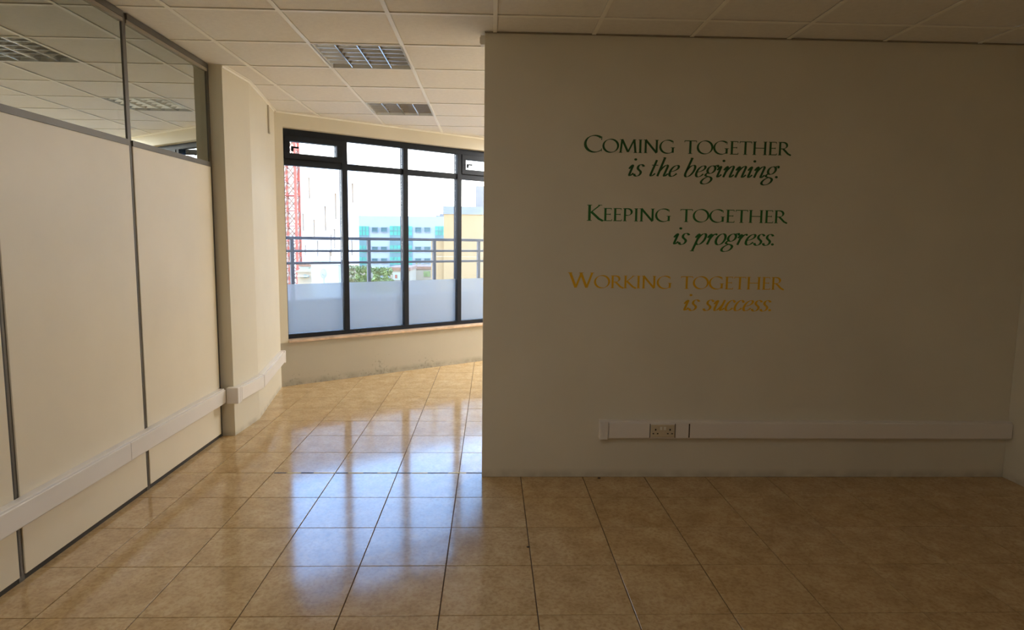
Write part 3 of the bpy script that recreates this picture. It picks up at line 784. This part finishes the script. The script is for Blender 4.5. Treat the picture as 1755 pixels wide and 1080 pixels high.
# pale blue office block
Y = 125.0
ob = empty('office_block', (at(690, 400, Y).x, Y, GZ)); tag(ob, 'pale blue office block with teal glazed bays and paired windows', 'building')
OX = ob.location.x
x0, x1, _, zt = brect(Y, 615.5, 372, 800, 480)
mb = MB(); mb.box(x0 - OX, x1 - OX, 0, 18, 0, zt - GZ); mb.obj('block', M['office'], ob)
rows = [(388, 403), (421, 433), (441, 453), (463, 474)]


def orect(mbx, px0, py0, px1, py1, d0, d1):
    a, b, z0, z1 = brect(Y, px0, py0, px1, py1); mbx.box(a - OX, b - OX, d0, d1, z0 - GZ, z1 - GZ)


for (p0, p1) in ((616, 632), (668.5, 706.5), (746, 768)):
    for r, (t0, t1) in enumerate(rows):
        mb = MB(); orect(mb, p0, t0, p1, t1, -.25, 0); o = mb.obj('bay_window', M['teal'], ob)
        mb = MB(); n = max(2, round((p1 - p0) / 6))
        for k in range(1, n): px = p0 + (p1 - p0) * k / n; orect(mb, px - .35, t0, px + .35, t1, -.35, -.25)
        orect(mb, p0, (t0 + t1) / 2 - .3, p1, (t0 + t1) / 2 + .3, -.34, -.25); mb.obj('glazing_bar', M['spandrel'], o)
        if r < 3:
            mb = MB(); orect(mb, p0, t1, p1, rows[r + 1][0], -.22, 0); mb.obj('spandrel', M['spandrel'], ob)
for (p0, p1) in ((637.5, 648), (653, 663.8), (711.5, 722.3), (727, 737.8)):
    for (t0, t1) in rows:
        mb = MB(); ta = t0 + 1.5; tb = t1 - (5 if t0 < 400 else 2)
        for (q0, q1, u0, u1) in ((p0, p1, ta, ta + .9), (p0, p1, tb - .6, tb), (p0, p0 + .6, ta + .9, tb - .6), (p1 - .6, p1, ta + .9, tb - .6)): orect(mb, q0, u0, q1, u1, -.3, .0)
        o = mb.obj('window', M['oframe'], ob)
        mb = MB(); orect(mb, p0 + .6, ta + .9, p1 - .6, tb - .6, -.12, 0); mb.obj('pane', M['owin'], o)
mb = MB(); orect(mb, 752, 366, 764, 372, 2, 6); orect(mb, 745, 369, 752, 372, 2, 5); mb.obj('roof_plant', M['plant'], ob)

# yellow building
Y = 48.0
yb = empty('yellow_building', (at(800, 400, Y).x, Y, GZ)); tag(yb, 'sunlit yellow rendered building with a grey parapet behind the railing', 'building'); OX = yb.location.x
x0, _, z0, zt = brect(Y, 760.5, 367, 828, 480)
mb = MB(); mb.box(x0 - OX, 14, 0, 12, 0, zt - GZ); mb.obj('wall', M['yellow'], yb)
x0b, _, _, zs = brect(Y, 738, 411.5, 800, 480)
mb = MB(); mb.box(x0b - OX, x0 - OX, .4, 12, 0, zs - GZ); mb.obj('annex', M['yellow'], yb)
_, _, zp0, zp1 = brect(Y, 760, 354.5, 828, 367)
mb = MB(); mb.box(x0 - OX - .06, 14.06, -.08, 12.1, zp0 - GZ, zp1 - GZ); mb.obj('parapet', M['parapet'], yb)
xr, _, zr0, zr1 = brect(Y + 4, 815, 319, 840, 354)
mb = MB(); mb.box(xr - OX, xr - OX + 5, 4, 9, zp1 - GZ - .02, zr1 - GZ); mb.obj('stair_tower', M['plant'], yb)
mb = MB()
for zz in (1.6, 5.2): mb.box(x0b - OX, 14, -.02, .0, (at(800, 441, Y).z - GZ) - zz + 1.6, (at(800, 441, Y).z - GZ) - zz + 1.66)
mb.obj('string_course', M['lowcream'], yb)


# low houses
def low(name, label, Y, px0, py0, px1, depth, wall, parts, roof=None):
    x0, x1, _, zt = brect(Y, px0, py0, px1, 480); cx = (x0 + x1) / 2
    t = empty(name, (cx, Y, GZ)); tag(t, label, 'building')
    mb = MB(); mb.box(x0 - cx, x1 - cx, 0, depth, 0, zt - GZ); mb.obj('wall', M[wall], t)
    mb = MB(); mb.box(x0 - cx - .1, x1 - cx + .1, -.1, depth + .1, zt - GZ, zt - GZ + (.35 if roof else .15)); mb.obj('roof', M[roof or wall], t)
    for nm, m, (a, b, c, d), out in parts:
        u0, u1, v0, v1 = brect(Y, a, b, c, d); mb = MB(); mb.box(u0 - cx, u1 - cx, -out, 0, v0 - GZ, v1 - GZ); mb.obj(nm, M[m], t)
    return t


low('white_shed', 'plain low white building with a dish antenna, behind the first pane', 40, 534, 454, 580, 1.6, 'lowwall', [])
low('low_house', 'low cream house with a shaded doorway beside the crane foot', 60, 510, 467, 534, 6, 'lowcream', [('window', 'owin', (521, 471, 526, 476), .05), ('canopy', 'lowwall', (512, 472, 530, 474), .5)])
low('low_house', 'small pale house with a dark window above the cream house by the crane', 68, 514, 457, 533, 6, 'lowwall', [('window', 'leaf', (529, 459, 532, 466), .05)], roof='roof')
low('low_house', 'low cream house with a clay roof edge beyond the hedge', 70, 668, 464, 702, 6, 'lowcream', [('wall_panel', 'lowwall', (674, 467, 686, 480), .05), ('door', 'door_orange', (677, 471, 681, 477), .08)], roof='roof')
low('low_house', 'low cream house with an orange door left of the yellow building', 78, 703, 462, 742, 6, 'lowcream', [('door', 'door_orange', (704.5, 469, 709.5, 476), .06), ('window', 'leaf', (726, 465, 737, 474), .06)], roof='roof')
low('long_house', 'long cream building behind the hedge, to the left', 80, 596, 463, 630, 6, 'lowcream', [])

# satellite dish on the shed
p = at(555, 480, 39.4)
sd = empty('satellite_dish', (p.x, 39.4, GZ)); tag(sd, 'pale grey satellite dish in front of the low white building', 'dish')
zc = at(555, 469, 39.4).z - GZ
mb = MB(); n = 16; rings = []
for k in range(1, 5):
    r = .27 * k / 4; rings.append([mb.bm.verts.new((r * .72 * math.cos(2 * math.pi * i / n), -.10 + .35 * r * r * 2, zc + r * 1.15 * math.sin(2 * math.pi * i / n))) for i in range(n)])
c = mb.bm.verts.new((0, -.10, zc))
for i in range(n):
    j = (i + 1) % n; mb.bm.faces.new((c, rings[0][i], rings[0][j]))
    for a, b in zip(rings, rings[1:]): mb.bm.faces.new((a[i], b[i], b[j], a[j]))
o = mb.obj('reflector', M['dish'], sd); so_ = o.modifiers.new('thickness', 'SOLIDIFY'); so_.thickness = .02
mb = MB(); mb.tube((0, .02, 0), (0, .02, zc), .04, 8); mb.obj('mast', M['dish'], sd)
mb = MB(); mb.tube((0, -.10, zc - .1), (0, -.45, zc), .012, 6); mb.box(-.03, .03, -.5, -.43, zc - .03, zc + .04); mb.obj('feed_arm', M['dish'], sd)


# trees
def tree(label, Y, px0, px1, py_top, leafm, n, cat='tree', group='trees beyond the railing'):
    x0, x1, _, zt = brect(Y, px0, py_top, px1, 480); cx = (x0 + x1) / 2; hw = (x1 - x0) / 2; h = zt - GZ; lo = h * .35
    t = empty('leafy_tree', (cx, Y + hw, GZ)); tag(t, label, cat, group)
    mb = MB(); mb.tube((0, 0, 0), (.1, 0, h * .7), .16, 8)
    for k in range(5):
        a = k * 1.26; mb.tube((.05, 0, h * (.3 + .05 * k)), (hw * .6 * math.cos(a), hw * .6 * math.sin(a), h * (.62 + .05 * k)), .07, 6)
    mb.obj('trunk', M['bark'], t)
    rnd = random.Random(int(px0)); lobes = [(rnd.uniform(-.62, .62) * hw, rnd.uniform(-.6, .6) * hw, lo + (h - lo) * rnd.uniform(.25, .82), rnd.uniform(.34, .5) * hw) for _ in range(10)]
    lobes += [(rnd.uniform(-.72, .72) * hw, rnd.uniform(-.7, -.1) * hw, h * rnd.uniform(.70, .95) - .3 * hw, rnd.uniform(.28, .36) * hw) for _ in range(16)]
    lobes += [(u * hw, -.25 * hw, h - .36 * hw, .36 * hw) for u in (-.55, -.1, .4)]
    bm = bmesh.new()
    for k in range(n):
        lx, ly, lz, lr = lobes[k % len(lobes)]
        v = Vector((rnd.gauss(0, 1), rnd.gauss(0, 1), rnd.gauss(0, 1))).normalized() * lr * rnd.uniform(.6, 1.0)
        c = Vector((lx, ly, lz)) + v; s = rnd.uniform(.08, .15)
        u = Vector((rnd.gauss(0, 1), rnd.gauss(0, 1), rnd.gauss(0, 1))).normalized(); q = u.orthogonal().normalized()
        bm.faces.new([bm.verts.new(c + w_) for w_ in (u * s * 1.3, q * s * .6, -u * s * 1.3, -q * s * .6)])
    me = bpy.data.meshes.new('foliage'); bm.to_mesh(me); bm.free(); me.materials.append(M[leafm])
    o = bpy.data.objects.new('foliage', me); COL.objects.link(o); o.parent = t


tree('bushy green tree just behind the railing, left of the second railing post', 56, 606, 640, 457, 'leaf', 4200)
tree('bushy green tree just behind the railing, right of the second railing post', 55, 634, 675, 459, 'leaf', 4800)
tree('dry olive tree seen above the low cream wall, left of the green trees', 75, 592, 618, 455, 'leaf2', 1800)
tree('olive green tree over the clay roofed houses, left of the yellow building', 92, 706, 736, 452, 'leaf2', 2200)
tree('small olive tree beside the pillar between the second and third panes', 88, 668, 705, 456, 'leaf2', 1800)
